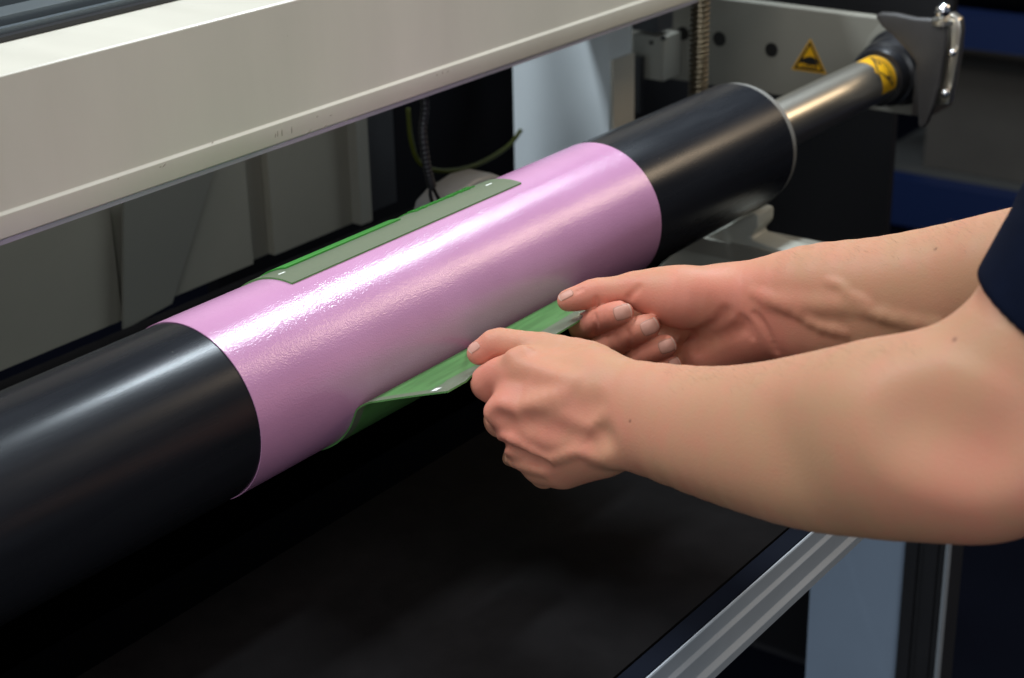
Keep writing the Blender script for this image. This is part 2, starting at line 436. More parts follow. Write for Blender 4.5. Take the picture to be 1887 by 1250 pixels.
def tri_sticker(parent, place, hgt):
    """warning triangle: yellow plate, black border bars, hand pictogram; place(u, v, lift) -> point"""
    def poly(name, uv, lift, mt):
        # fine grid fill so that it follows a curved carrier
        bm = bmesh.new()
        vs = [bm.verts.new(tuple(place(u, v, lift))) for u, v in uv]
        bm.faces.new(vs)
        return finish(name, bm, mt, parent)
    h = hgt; s = h / 0.866 / 2
    def ring(k): return [(-s * k, -h * k / 3), (s * k, -h * k / 3), (0, 2 * h * k / 3)]
    def dense(t, n=8):
        out = []
        for i in range(3):
            a, b_ = np.array(t[i]), np.array(t[(i + 1) % 3])
            out += [tuple(a + (b_ - a) * j / n) for j in range(n)]
        return out
    def strips(name, outer, inner, lift, mt):
        bm = bmesh.new()
        vo = [bm.verts.new(tuple(place(u, v, lift))) for u, v in outer]
        vi = [bm.verts.new(tuple(place(u, v, lift))) for u, v in inner]
        n = len(vo)
        for i in range(n):
            j = (i + 1) % n
            bm.faces.new((vo[i], vo[j], vi[j], vi[i]))
        return finish(name, bm, mt, parent)
    o_, b1, b2 = dense(ring(1.0)), dense(ring(0.88)), dense(ring(0.68))
    strips('sticker_rim', o_, b1, 0.0005, M_yellow)
    strips('sticker_border', b1, b2, 0.0006, M_black)
    # yellow field as rows
    bm = bmesh.new(); t = ring(0.68)
    N = 10; rows = []
    for i in range(N + 1):
        f_ = i / N
        a = np.array(t[0]) * (1 - f_) + np.array(t[2]) * f_; b_ = np.array(t[1]) * (1 - f_) + np.array(t[2]) * f_
        rows.append([bm.verts.new(tuple(place(*(a + (b_ - a) * j / N), 0.0005))) for j in range(N + 1)])
    for i in range(N):
        for j in range(N):
            bm.faces.new((rows[i][j], rows[i][j + 1], rows[i + 1][j + 1], rows[i + 1][j]))
    bmesh.ops.remove_doubles(bm, verts=bm.verts, dist=1e-6)
    finish('sticker_field', bm, M_yellow, parent)
    # crushed hand pictogram: palm and fingers pressed between two bars
    hand = [(-.30, -.02), (-.12, .06), (.02, .10), (.16, .08), (.22, .02), (.34, .0), (.34, -.06), (.22, -.07), (.30, -.11), (.28, -.16), (.12, -.14), (-.02, -.16), (-.16, -.12), (-.30, -.12)]
    poly('sticker_pictogram', [(u * h * 1.0, v * h * 1.05 + 0.03 * h) for u, v in hand], 0.0008, M_black)
    poly('sticker_pictogram', [(u * h, v * h) for u, v in ((-.26, -.20), (.28, -.20), (.28, -.165), (-.26, -.165))], 0.0008, M_black)

yw, zw = ybz((1492, 112), XS)
tri_sticker(sp, lambda u, v, l: (XS - l, yw - u, zw + v - 0.1 * u * 0), 0.040)

# lead screw
ls = thing('lead_screw', (1.6, 0.1565, -0.3), 'vertical threaded lead screw behind the black roller', 'screw')
bm = bmesh.new()
n = 28; pitch = 0.0056; nz = 900; z0 = -0.12; z1 = 0.30
prev = None
for k in range(nz + 1):
    z = z0 + (z1 - z0) * k / nz
    ring = []
    for i in range(n):
        ph = (z / pitch - i / n) % 1.0
        tr_ = abs(ph - 0.5) * 2
        r = 0.0072 + 0.0040 * min(1, max(0, (tr_ - 0.25) / 0.4))
        t = 2 * math.pi * i / n
        ring.append(bm.verts.new((1.6 + r * math.cos(t), 0.1565 + r * math.sin(t), z)))
    if prev:
        for i in range(n):
            j = (i + 1) % n
            bm.faces.new((prev[i], prev[j], ring[j], ring[i]))
    prev = ring
finish('threaded_rod', bm, M_brass, ls, smooth=True)
bm = bmesh.new(); lathe(bm, [(-0.30, 0.012), (-0.125, 0.012), (-0.12, 0.0095), (-0.119, 0.0095)], 1.6, 0.1565, 32, 'z')
finish('lower_journal', bm, M_darkgrey, ls, smooth='auto')

# grey motor cover with cables behind the roller
mc = thing('motor_cover', (1.23, 0.24, -0.13), 'grey rounded motor cover on the bed behind the pink sleeve', 'cover')
prof = [P(*q, y=0.20) for q in ((812, 470), (812, 402), (818, 380), (838, 358), (880, 330), (912, 321), (940, 332), (1000, 360), (1000, 420))]
prof = [p for p in prof]
prof[0][2] = -0.129; prof[-1][2] = -0.129; prof[0][0] = prof[1][0]; prof[-1][0] = prof[-2][0]
bm = bmesh.new(); prism(bm, prof, (0, 0.036, 0))
finish('housing', bm, mat('motor_cover_grey', (0.40, 0.40, 0.39), 0.4, var=0.05), mc, smooth='auto', bevel=0.004, seg=3)
cbl = thing('black_cable', P(800, 350, y=0.195), 'black corrugated cable hanging down to the grey motor cover', 'cable')
pts = spline([P(*q, y=0.195 + dy) for q, dy in (((770, 120), .02), ((783, 190), .01), ((779, 240), .006), ((784, 290), .003), ((792, 330), .0), ((796, 345), 0))], 90)
bm = bmesh.new(); tube(bm, pts, [0.0042 + 0.0005 * math.sin(i * 1.9) for i in range(90)], 12)
finish('conduit', bm, M_cable, cbl, smooth=True)
for dx in (-5, 6):
    bm = bmesh.new(); tube(bm, spline([P(*q, y=0.1945) for q in ((794 + dx * .2, 340), (798 + dx, 358), (806 + dx * 1.6, 380), (812 + dx * 2, 400))], 14), 0.0018, 8)
    finish('lead', bm, M_cable, cbl, smooth=True)
bm = bmesh.new(); tube(bm, spline([P(*q, y=0.36) for q in ((752, 200), (757, 255), (772, 298), (805, 314), (850, 312), (895, 296), (938, 268), (960, 240))], 60), 0.0026, 8)
o = finish('earth_wire', bm, M_wire, smooth=True); tag(o, 'yellow green earth wire looping through the dark gap behind the roller', 'wire')

# light grey support bracket below the far roller end
sb = thing('support_bracket', (1.46, -0.02, -0.13), 'light grey cast support bracket below the far end of the roller', 'bracket')
def outline(pl, x): return [P(*q, x=x) for q in pl]
bm = bmesh.new()
prism(bm, outline([(1205, 500), (1240, 466), (1300, 436), (1386, 392), (1397, 397), (1396, 420), (1381, 436), (1387, 443), (1442, 462), (1470, 470), (1470, 520), (1205, 540)], 1.44), (0.035, 0, 0))
finish('web', bm, mat('cast_grey', (0.42, 0.42, 0.36), 0.4, var=0.05), sb, smooth='auto', bevel=0.003, seg=2)
bxo('foot', (1.435, 1.49, -0.14, 0.10, -0.1295, -0.112), M_greypaint, sb, 0.002)

# ------------------------------------------------------------------ crossbeam
YB = 0.15
zb0 = P(0, 445, y=YB)[2]; zrib = P(0, 396, y=YB)[2]; ztop = P(0, 140, y=YB)[2]
yback = P(0, 82, z=ztop)[1]
bmn = thing('crossbeam', (1.0, 0.2, 0.15), 'cream painted crossbeam spanning above the roller', 'beam')
sec = [(YB + 0.0019, zrib + 0.0008), (YB + 0.0019, ztop - 0.0015), (YB + 0.004, ztop), (yback + 0.10, ztop), (yback + 0.10, zb0), (YB + 0.006, zb0), (YB + 0.002, zb0 - 0.0005), (YB, zb0 + 0.001), (YB - 0.0002, zrib - 0.0012)]
bm = bmesh.new(); prism(bm, [(0.2, y, z) for y, z in sec], (1.56, 0, 0))
finish('beam_body', bm, M_cream, bmn, smooth='auto', bevel=0.0006, seg=2)
bxo('under_strip', (0.2, 1.75, YB + 0.004, YB + 0.03, zb0 - 0.0035, zb0 - 0.0002), mat('under_strip_violet', (0.20, 0.18, 0.21), 0.3), bmn, 0.0004)
bxo('clear_film', (0.2, 1.75, YB + 0.0028, YB + 0.0034, zb0 - 0.0042, zb0 - 0.0002), mat('film_edge', (0.35, 0.33, 0.38), 0.2), bmn)
# worn paint marks along the lip
for (qx, qy, ln, ang) in ((303, 305, 9, 0.5), (296, 308, 6, -0.2), (512, 247, 10, 1.4), (520, 245, 12, 1.5), (538, 240, 11, 1.45), (508, 250, 7, 1.2), (610, 213, 6, 0.1), (585, 215, 5, 0.3),
                          (806, 138, 6, 0.2), (816, 134, 5, 1.0), (826, 132, 7, 0.4), (218, 330, 3, 0), (392, 263, 5, 0.3), (892, 136, 5, 0.2), (570, 243, 14, 0.35), (600, 233, 10, 0.35), (640, 221, 12, 0.35)):
    c = P(qx, qy, y=YB - 0.0004); u = np.array([math.cos(ang), 0, math.sin(ang)]); w_ = np.array([-math.sin(ang), 0, math.cos(ang)])
    L = ln * 0.00024; W = 0.00032
    bm = bmesh.new()
    prism(bm, [c - u * L - w_ * W * 0.3, c - u * L * 0.2 - w_ * W, c + u * L + w_ * W * 0.2, c + u * L * 0.3 + w_ * W * 1.2, c - u * L * 0.5 + w_ * W * 0.8], (0, 0.0003, 0))
    finish('paint_scuff', bm, M_scuff, bmn)
# linear guide on the beam's top
lg = thing('linear_rail', (1.0, yback + 0.05, ztop), 'blue grey linear guide rail on top of the crossbeam', 'rail')
for k, (y0, y1, hgt, mt) in enumerate(((0.002, 0.010, 0.004, M_dark), (0.010, 0.016, 0.008, M_alu_dark), (0.017, 0.024, 0.004, M_dark), (0.024, 0.052, 0.013, M_alu_dark), (0.053, 0.064, 0.006, M_dark), (0.064, 0.098, 0.016, M_alu_dark))):
    bxo(('groove', 'lip', 'groove', 'rail_head', 'groove', 'cover_plate')[k], (0.2, 1.75, yback + y0, yback + y1, ztop + 0.0004, ztop + hgt), mt, lg, 0.0008)

# ------------------------------------------------------------------ roller
X0, X1, XE = 0.685, 1.1674, 1.4179
R = 0.062
rl = thing('roller', (0.9, 0, 0), 'long black roller with steel shaft across the machine', 'roller')
bm = bmesh.new(); lathe(bm, [(0.05, R - 0.002), (0.052, R), (XE - 0.012, R)], 0, 0, 160)
finish('roller_body', bm, M_roller, rl, smooth='auto')
bm = bmesh.new(); lathe(bm, [(XE - 0.0118, R - 0.0010), (XE - 0.003, R - 0.0014), (XE, R - 0.004), (XE + 0.001, R - 0.009)], 0, 0, 128)
finish('end_ring', bm, mat('ring_light', (0.17, 0.165, 0.15), 0.5), rl, smooth='auto')
bm = bmesh.new(); lathe(bm, [(XE + 0.0012, 0.0255), (1.718, 0.0255)], 0, 0, 96)
sh = finish('shaft', bm, M_steel, rl, smooth='auto')
def on_shaft(u, v, l):
    a = math.radians(134) + v / 0.0255
    r = 0.0255 + l
    return (1.703 + u, r * math.cos(a), r * math.sin(a))
# band label bent round the shaft
bm = bmesh.new(); rows = []
for i in range(13):
    rows.append([bm.verts.new(on_shaft(-0.022 + 0.034 * j / 4, -0.027 + 0.054 * i / 12, 0.0003)) for j in range(5)])
for i in range(12):
    for j in range(4): bm.faces.new((rows[i][j], rows[i][j + 1], rows[i + 1][j + 1], rows[i + 1][j]))
finish('label_backing', bm, M_yellow, sh, smooth=True)
tri_sticker(sh, lambda u, v, l: on_shaft(-v * 0.75 - 0.006, u * 1.15, l), 0.042)
brg = thing('bearing_collar', (1.76, 0, 0), 'black ribbed bearing collar round the steel shaft end', 'bearing')
bm = bmesh.new(); lathe(bm, [(1.7182, 0.027), (1.7185, 0.031), (1.726, 0.0335), (1.732, 0.0335), (1.734, 0.0315), (1.737, 0.0315), (1.739, 0.036), (1.755, 0.0385), (1.775, 0.0385), (1.780, 0.044), (1.795, 0.0445), (1.7955, 0.043)], 0, 0, 96)
finish('collar', bm, mat('collar_black', (0.012, 0.012, 0.014), 0.32), brg, smooth='auto')

# clamp with grey guard plate, chrome strap and bolts
cp = thing('bearing_clamp', (1.74, -0.05, 0.0), 'dark grey clamp guard with chrome bolts on the shaft bearing', 'clamp')
g = [(1611, 29), (1622, 24), (1650, 26), (1685, 34), (1722, 36), (1738, 42), (1744, 56), (1742, 90), (1733, 150), (1722, 192), (1708, 228), (1698, 240), (1691, 232), (1690, 170), (1688, 118), (1668, 92), (1645, 66), (1624, 50)]
bm = bmesh.new(); 
prism(bm, [P(*q, x=1.715) for q in g], (0.010, 0, 0))
finish('guard', bm, M_lever, cp, smooth='auto', bevel=0.003, seg=3)
g2 = [(1736, 30), (1752, 26), (1767, 36), (1770, 56), (1766, 100), (1757, 150), (1748, 192), (1724, 196), (1731, 150), (1740, 100), (1745, 60)]
bm = bmesh.new(); prism(bm, [P(*q, x=1.725) for q in g2], (0.014, 0, 0))
finish('strap', bm, M_steel, cp, smooth='auto', bevel=0.0015)
for q, rr in (((1738, 20), 0.0085), ((1755, 98), 0.0042), ((1742, 172), 0.0048)):
    c = P(*q, x=1.716)
    bm = bmesh.new()
    bmesh.ops.create_uvsphere(bm, u_segments=24, v_segments=14, radius=rr)
    bmesh.ops.translate(bm, verts=bm.verts, vec=Vector(c))
    finish('bolt_head', bm, M_chrome, cp, smooth=True)
c = P(1738, 34, x=1.722)
bm = bmesh.new(); lathe(bm, [(c[2] - 0.006, 0.012), (c[2] - 0.001, 0.012), (c[2], 0.010)], c[0], c[1], 32, 'z')
finish('washer', bm, M_steel, cp, smooth='auto')
bxo('saddle', (1.735, 1.797, P(1722, 120, x=1.74)[1], P(1690, 120, x=1.74)[1], -0.04, 0.055), M_lever, cp, 0.003)

# ------------------------------------------------------------------ pink tape sleeve
RP = 0.0627
bm = bmesh.new()
lathe(bm, [(X0, R + 0.0001), (X0, RP), (X1, RP), (X1, R + 0.0001)], 0, 0, 200, cap=False)
o = finish('mounting_sleeve', bm, M_pink, smooth='auto')
tag(o, 'pearly pink mounting tape sleeve wrapped round the black roller', 'sleeve')

# ------------------------------------------------------------------ green printing plate
pl = thing('printing_plate', (0.91, -0.14, 0.016), 'green flexible printing plate pulled off the pink sleeve by two hands', 'plate')
XL, XR = 0.7767, 1.0413
TH = 0.0012
path = []      # (y, z) of the inner side
r_in = RP + 0.0002
for t in np.linspace(98.6, -163 + 6, 120):
    a = math.radians(t); path.append((r_in * math.cos(a), r_in * math.sin(a)))
free = [(r_in * math.cos(math.radians(-157)), r_in * math.sin(math.radians(-157))), (-0.0612, -0.0178), (-0.0668, -0.0128), (-0.0740, -0.0088), (-0.0830, -0.0053), (-0.1023, 0.0020), (-0.1211, 0.0088), (-0.1417, 0.0160)]
fr = spline([(a, b_, 0) for a, b_ in free], 60)
path += [(p[0], p[1]) for p in fr[1:]]
path = np.array(path)
dd = np.gradient(path, axis=0); dd /= np.linalg.norm(dd, axis=1)[:, None]
nor = np.stack([dd[:, 1], -dd[:, 0]], 1)      # outward from the roller
rad = np.stack([path[:, 0], path[:, 1]], 1)
sgn = np.sign((nor[:60] * rad[:60]).sum())
nor *= sgn
slen = np.concatenate([[0], np.cumsum(np.linalg.norm(np.diff(path, axis=0), axis=1))])
S = slen[-1]
def sheet_point(x, i, off):
    fr_ = max(0.0, (slen[i] - (S - 0.085)) / 0.085)
    wob = 0.0022 * fr_ ** 2 * math.sin((x - XL) * 30 + 1.0) * (1 if 0.02 < x - XL < 0.25 else 0.3)
    y, z = path[i] + nor[i] * off
    return (x, y, z + wob)
xs = sorted(set([XL, XL + 0.008, XR - 0.008, XR] + list(np.linspace(XL, XR, 56))))
bm = bmesh.new(); nI = len(path)
vin = [[bm.verts.new(sheet_point(x, i, 0)) for x in xs] for i in range(nI)]
vout = [[bm.verts.new(sheet_point(x, i, TH)) for x in xs] for i in range(nI)]
for i in range(nI - 1):
    for j in range(len(xs) - 1):
        xm = (xs[j] + xs[j + 1]) / 2; sm = (slen[i] + slen[i + 1]) / 2
        border = sm < 0.07 or sm > S - 0.021 or xm < XL + 0.008 or xm > XR - 0.008
        for q in ((vin[i][j], vin[i + 1][j], vin[i + 1][j + 1], vin[i][j + 1]), (vout[i][j], vout[i][j + 1], vout[i + 1][j + 1], vout[i + 1][j])):
            f = bm.faces.new(q); f.material_index = 1 if border else 0
for i in range(nI - 1):
    for j in (0, len(xs) - 1):
        f = bm.faces.new((vin[i][j], vin[i + 1][j], vout[i + 1][j], vout[i][j])); f.material_index = 0
for j in range(len(xs) - 1):
    for i in (0, nI - 1):
        f = bm.faces.new((vin[i][j], vin[i][j + 1], vout[i][j + 1], vout[i][j])); f.material_index = 0
bmesh.ops.recalc_face_normals(bm, faces=bm.faces)
finish('sheet', bm, [M_sheet_green, M_sheet_border], pl, smooth='auto')
def arc_block(bm, x0, x1, t0, t1, ra, rb):
    n = max(2, int(abs(t1 - t0) / 4))
    rows = []
    for k in range(n + 1):
        a = math.radians(t0 + (t1 - t0) * k / n)
        rows.append([bm.verts.new((x, r * math.cos(a), r * math.sin(a))) for x, r in ((x0, ra), (x1, ra), (x1, rb), (x0, rb))])
    for k in range(n):
        for i in range(4):
            j = (i + 1) % 4
            bm.faces.new((rows[k][i], rows[k][j], rows[k + 1][j], rows[k + 1][i]))
    bm.faces.new(rows[0]); bm.faces.new(rows[-1][::-1])
r0 = r_in + TH
bm = bmesh.new(); arc_block(bm, 0.796, 0.921, 77, -30, r0 - 0.0002, r0 + 0.0013)
bmesh.ops.recalc_face_normals(bm, faces=bm.faces)
finish('relief_block', bm, M_relief, pl, smooth='auto', bevel=0.0003)
bm = bmesh.new()
for row in range(4):
    x = 0.945
    while x < 1.018:
        wdt = rng.uniform(0.0014, 0.004)
        t0 = 74 - row * 7 - rng.uniform(0, 2)
        arc_block(bm, x, x + wdt, t0, t0 - rng.uniform(2.5, 5.5), r0 - 0.0002, r0 + rng.uniform(0.0009, 0.0015))
        x += wdt + rng.uniform(0.0006, 0.002)
bmesh.ops.recalc_face_normals(bm, faces=bm.faces)
o = finish('relief_lettering', bm, M_relief, pl); o['kind'] = 'stuff'
def mark_on_roller(x, t, L):
    bm = bmesh.new(); arc_block(bm, x, x + L, t, t - 1.4, r0 - 0.0001, r0 + 0.0003); finish('register_mark', bm, M_white, pl)
mark_on_roller(0.783, 83, 0.006); mark_on_roller(1.019, 83, 0.007)
for q in ((797, 713),):
    c = P(*q, z=0.0125 if q[0] < 900 else 0.0125)
    i = int(np.argmin(np.abs(path[120:, 0] - c[1]))) + 120
    bm = bmesh.new()
    vs = [bm.verts.new(tuple(np.array(sheet_point(c[0] + dx, ii, -0.0002)))) for dx, ii in ((-0.003, i), (0.003, i), (0.003, min(i + 2, nI - 1)), (-0.003, min(i + 2, nI - 1)))]
    bm.faces.new(vs); finish('register_mark', bm, M_white, pl)

# ------------------------------------------------------------------ person
def smin(a, b, k):
    h = np.maximum(k - np.abs(a - b), 0) / k
    return np.minimum(a, b) - h * h * k * 0.25
def smax(a, b, k): return -smin(-a, -b, k)

def cone(p, a, b, ra, rb):
    ab = b - a
    t = np.clip(((p - a) @ ab) / max(ab @ ab, 1e-12), 0, 1)
    return np.linalg.norm(p - a - t[:, None] * ab, axis=1) - (ra + t * (rb - ra))
def pts_of(lst):
    return [(P(q[0], q[1], d=q[2]) if abs(q[0]) > 5 else np.array(q[:3]), q[-1] * 0.001) for q in lst]
def chain(p, lst, k=0.004):
    d = None
    for (a, ra), (b, rb) in zip(lst[:-1], lst[1:]):
        c = cone(p, a, b, ra, rb)
        d = c if d is None else smin(d, c, k)
    return d

def resample(lst, n):
    """smooth a limb's centre line and radius"""
    a = np.array([[*p, r] for p, r in lst])
    return [(q[:3], q[3]) for q in spline(a, n)]

def arm_sdf(spec):
    base = []
    for ent in spec['base']:
        l = pts_of(ent[0])
        if len(ent) > 2: l = resample(l, ent[2])
        base.append((l, ent[1], 0.002 if len(ent) > 2 else 0.008, 1))
    base += [(resample(pts_of(l), 2 * len(l)), k, 0.0012, 1) for l, k in spec['digits']]
    adds, subs = [], []
    def pack(items):
        seg = []
        for gi, (l, k, ki, sg) in enumerate(items):
            for (a, ra), (b, rb) in zip(l[:-1], l[1:]): seg.append((gi, *a, *b, ra, rb))
        return np.array(seg)
    def evaluate(p, items, seg, cull):
        if cull:
            c = (p.min(0) + p.max(0)) / 2; rho = np.linalg.norm(p.max(0) - c)
            A, Bq = seg[:, 1:4], seg[:, 4:7]; ab = Bq - A
            t = np.clip(((c - A) * ab).sum(1) / np.maximum((ab * ab).sum(1), 1e-12), 0, 1)
            dc = np.linalg.norm(c - A - t[:, None] * ab, axis=1) - (seg[:, 7] + t * (seg[:, 8] - seg[:, 7]))
            pos = np.array([items[int(g)][3] for g in seg[:, 0]])
            keep = np.where(pos > 0, dc < dc[pos > 0].min() + 2 * rho + 0.03, dc < rho + 0.04)
            seg = seg[keep]
        d = np.full(len(p), 1.0); cur = None; dg = None
        for row in seg:
            gi = int(row[0]); c_ = cone(p, row[1:4], row[4:7], row[7], row[8])
            if gi != cur:
                if cur is not None:
                    d = smin(d, dg, items[cur][1]) if items[cur][3] > 0 else smax(d, -dg, items[cur][1])
                cur, dg = gi, c_
            else: dg = smin(dg, c_, items[gi][2])
        if cur is not None:
            d = smin(d, dg, items[cur][1]) if items[cur][3] > 0 else smax(d, -dg, items[cur][1])
        return d
    bseg = pack(base)
    def shoot(px, py, d0):
        """depth of the skin along sight lines"""
        px = np.atleast_1d(np.asarray(px, float)); py = np.atleast_1d(np.asarray(py, float))
        v = RIGHT * ((px - CX) / F_PX)[:, None] + DOWN * ((py - CY) / F_PX)[:, None] + FWD
        L = np.linalg.norm(v, axis=1); d = np.full(len(px), d0)
        for _ in range(45):
            d = np.minimum(d + 0.85 * evaluate(CAM + v * d[:, None], base, bseg, False) / L, d0 + 0.6)
        return d if len(d) > 1 else d[0]
    todo = [(l, r, off, k, 1) for l, r, off, k in spec.get('ridges', [])] + [(l, r, off, k, -1) for l, r, off, k in spec.get('grooves', [])]
    lines = []
    for l, r, off, k, sg in todo:
        pts = [np.array([x, y, 0.0]) for x, y in l]
        lines.append(spline(pts, 2 * len(pts)) if len(pts) > 2 else pts)
    flat = np.array([q[:2] for l in lines for q in l])
    dep = shoot(flat[:, 0], flat[:, 1], spec['near']); c0 = 0
    for (l, r, off, k, sg), pts in zip(todo, lines):
        m_ = len(pts)
        it = [(P(q[0], q[1], d=dep[c0 + i] + (off + (0.6 * r if i in (0, m_ - 1) and m_ > 2 and off > 0 else 0)) * 0.001), r * 0.001) for i, q in enumerate(pts)]
        c0 += m_
        (adds if sg > 0 else subs).append((it, k, 0.002, sg))
    full = base + adds + subs; fseg = pack(full)
    def f(p, cull=True): return evaluate(p, full, fseg, cull)
    return f, shoot

def surface_nets(f, lo, hi, h, B=12):
    n = np.ceil((np.array(hi) - lo) / h / B).astype(int) * B
    vol = np.empty(n + 1, np.float32)
    nb = n // B
    bi = np.stack(np.meshgrid(*[np.arange(k) for k in nb], indexing='ij'), -1).reshape(-1, 3)
    cen = lo + (bi + 0.5) * B * h
    dc = np.concatenate([f(c, False) for c in np.array_split(cen, max(1, len(cen) // 100000))])
    near = np.abs(dc) < B * h * 0.88 + 0.004
    vol[:] = 1.0
    coarse = dc.reshape(nb)
    up = np.repeat(np.repeat(np.repeat(coarse, B, 0), B, 1), B, 2)
    vol[:-1, :-1, :-1] = up
    vol[-1], vol[:, -1], vol[:, :, -1] = 1, 1, 1
    g = np.stack(np.meshgrid(*[np.arange(B)] * 3, indexing='ij'), -1).reshape(-1, 3)
    for ch in bi[near]:
        o_ = ch * B
        vol[o_[0]:o_[0] + B, o_[1]:o_[1] + B, o_[2]:o_[2] + B] = f(lo + (o_ + g) * h, True).reshape(B, B, B)
    s = vol < 0
    c = np.zeros(n, np.uint8)
    for dx in (0, 1):
        for dy in (0, 1):
            for dz in (0, 1):
                c += s[dx:dx + n[0], dy:dy + n[1], dz:dz + n[2]]
    act = np.argwhere((c > 0) & (c < 8))
    ids = np.full(n, -1, np.int32); ids[act[:, 0], act[:, 1], act[:, 2]] = np.arange(len(act))
    acc = np.zeros((len(act), 3)); cnt = np.zeros(len(act))
    corners = [(a, b, c_) for a in (0, 1) for b in (0, 1) for c_ in (0, 1)]
    for ia in range(8):
        for ib in range(ia + 1, 8):
            A, Bc = np.array(corners[ia]), np.array(corners[ib])
            if np.abs(A - Bc).sum() != 1: continue
            va = vol[tuple((act + A).T)]; vb = vol[tuple((act + Bc).T)]
            cr = (va < 0) != (vb < 0)
            t = np.where(cr, va / np.where(cr, va - vb, 1), 0)
            acc += np.where(cr[:, None], A + t[:, None] * (Bc - A), 0); cnt += cr
    V = lo + (act + acc / cnt[:, None]) * h
    quads = []
    for ax in range(3):
        o1, o2 = [np.eye(3, dtype=int)[(ax + k) % 3] for k in (1, 2)]
        sl0 = [slice(1, n[k]) if k != ax else slice(0, n[k]) for k in range(3)]
        s0 = s[tuple(slice(1, n[k]) if k != ax else slice(0, n[k]) for k in range(3))]
        s1 = s[tuple(slice(1, n[k]) if k != ax else slice(1, n[k] + 1) for k in range(3))]
        e = np.argwhere(s0 != s1)
        flip = s0[tuple(e.T)]
        e = e + np.array([1 if k != ax else 0 for k in range(3)])
        q = np.stack([ids[tuple((e - o1 - o2).T)], ids[tuple((e - o2).T)], ids[tuple(e.T)], ids[tuple((e - o1).T)]], 1)
        q[~flip] = q[~flip][:, ::-1]
        quads.append(q)
    Q = np.concatenate(quads); Q = Q[(Q >= 0).all(1)]
    return V, Q

LEFT = dict(near=0.75,
    base=[
        # radial (thumb) side of the forearm, wrist to elbow
        ([(1110, 716, 1.074, 19), (1165, 722, 1.058, 19.0), (1300, 746, 1.02, 22), (1400, 760, 0.985, 28), (1500, 766, 0.955, 35), (1600, 772, 0.925, 41.5), (1690, 782, 0.90, 43)], 0.010, 22),
        ([(1115, 808, 1.070, 18), (1165, 806, 1.056, 20), (1300, 832, 1.015, 27), (1400, 855, 0.98, 29.5), (1500, 877, 0.95, 30.5), (1600, 885, 0.92, 30.5), (1700, 886, 0.89, 28.5), (1800, 878, 0.865, 25.5), (1868, 872, 0.85, 23)], 0.022, 26),
        ([(1150, 765, 1.062, 18), (1300, 790, 1.018, 24), (1450, 815, 0.97, 31)], 0.02, 8),
        ([(1690, 800, 0.905, 44), (1800, 815, 0.885, 40)], 0.025),
        # upper arm
        ([(1838, 815, 0.875, 36), (1921, 652, 0.868, 43), (2163, 283, 0.857, 52), (2545, -127, 0.806, 58)], 0.04, 10),
        # metacarpals
        ([(1120, 712, 1.078, 17), (1040, 699, 1.087, 15), (964, 684, 1.10, 12.5)], 0.016, 8),
        ([(1120, 745, 1.070, 17), (1030, 748, 1.078, 14.5), (944, 752, 1.093, 12.5)], 0.016, 8),
        ([(1120, 782, 1.068, 16), (1030, 796, 1.078, 14), (958, 808, 1.096, 12.0)], 0.016, 8),
        ([(1115, 815, 1.072, 16), (1050, 838, 1.083, 14.5), (996, 853, 1.102, 11.5)], 0.014, 8),
        ([(1110, 828, 1.085, 16), (1042, 858, 1.098, 14.5)], 0.014),
        # palm body behind
        ([(1110, 760, 1.090, 20), (1010, 755, 1.105, 17)], 0.016),
        # thumb metacarpal
        ([(1100, 690, 1.093, 17), (1082, 671, 1.103, 15), (1000, 646, 1.115, 11.6)], 0.014, 7),
        # proximal phalanges
        ([(964, 684, 1.10, 12.5), (925, 691, 1.110, 11.6), (901, 706, 1.120, 11.4)], 0.008, 7),
        ([(944, 752, 1.093, 12.5), (925, 774, 1.122, 11.2)], 0.009),
        ([(958, 808, 1.096, 12), (961, 833, 1.13, 10.6)], 0.008),
        ([(996, 853, 1.102, 11.5), (1003, 872, 1.13, 9.6)], 0.008),
    ],
    digits=[
        ([(1000, 646, 1.115, 11.4), (950, 637, 1.121, 10.2), (916, 634, 1.125, 10.3), (896, 645, 1.128, 9.0), (882, 651, 1.129, 7.9)], 0.0025),
        ([(901, 706, 1.120, 11.3), (930, 728, 1.142, 9.4), (975, 712, 1.150, 8.6)], 0.004),
        ([(925, 774, 1.122, 11.1), (955, 790, 1.152, 9.6), (1000, 770, 1.155, 8.8)], 0.004),
        ([(961, 833, 1.13, 10.5), (990, 840, 1.155, 9.3), (1030, 815, 1.155, 8.6)], 0.004),
        ([(1003, 872, 1.13, 9.4), (1025, 868, 1.150, 8.5), (1055, 845, 1.150, 7.8)], 0.004),
    ],
    ridges=[
        ([(934, 806), (958, 816), (988, 834), (1014, 846), (1038, 840), (1066, 830), (1090, 822)], 2.2, 1.5, 0.005),
        ([(1108, 766), (1090, 792), (1072, 816)], 2.8, 3.0, 0.008),
        ([(935, 848), (965, 857), (1000, 866)], 2.4, 2.2, 0.006),
        ([(1112, 826), (1124, 832)], 8.0, 6.6, 0.012),
        ([(908, 760), (932, 754)], 5.0, 4.6, 0.009),
        ([(960, 674), (1010, 690), (1060, 706)], 2.4, 2.8, 0.010),
        ([(948, 658), (962, 652)], 4.5, 4.6, 0.007),
        ([(1040, 730), (1000, 742), (960, 756)], 2.4, 2.9, 0.010),
    ],
    grooves=[
        ([(1084, 818), (1096, 806)], 6, -7.3, 0.012),
        ([(917, 771), (931, 778)], 4, -4.5, 0.008),
        ([(1064, 752), (1078, 748)], 6, -7.8, 0.012),
        ([(942, 832), (976, 845), (1006, 857)], 2.0, -2.1, 0.006),
        ([(907, 812), (926, 822)], 2.4, -2.3, 0.005),
        ([(970, 780), (1020, 796), (1060, 812)], 4, -5.6, 0.010),
        ([(1680, 782), (1720, 800), (1790, 828)], 12, -13.5, 0.03),
    ])

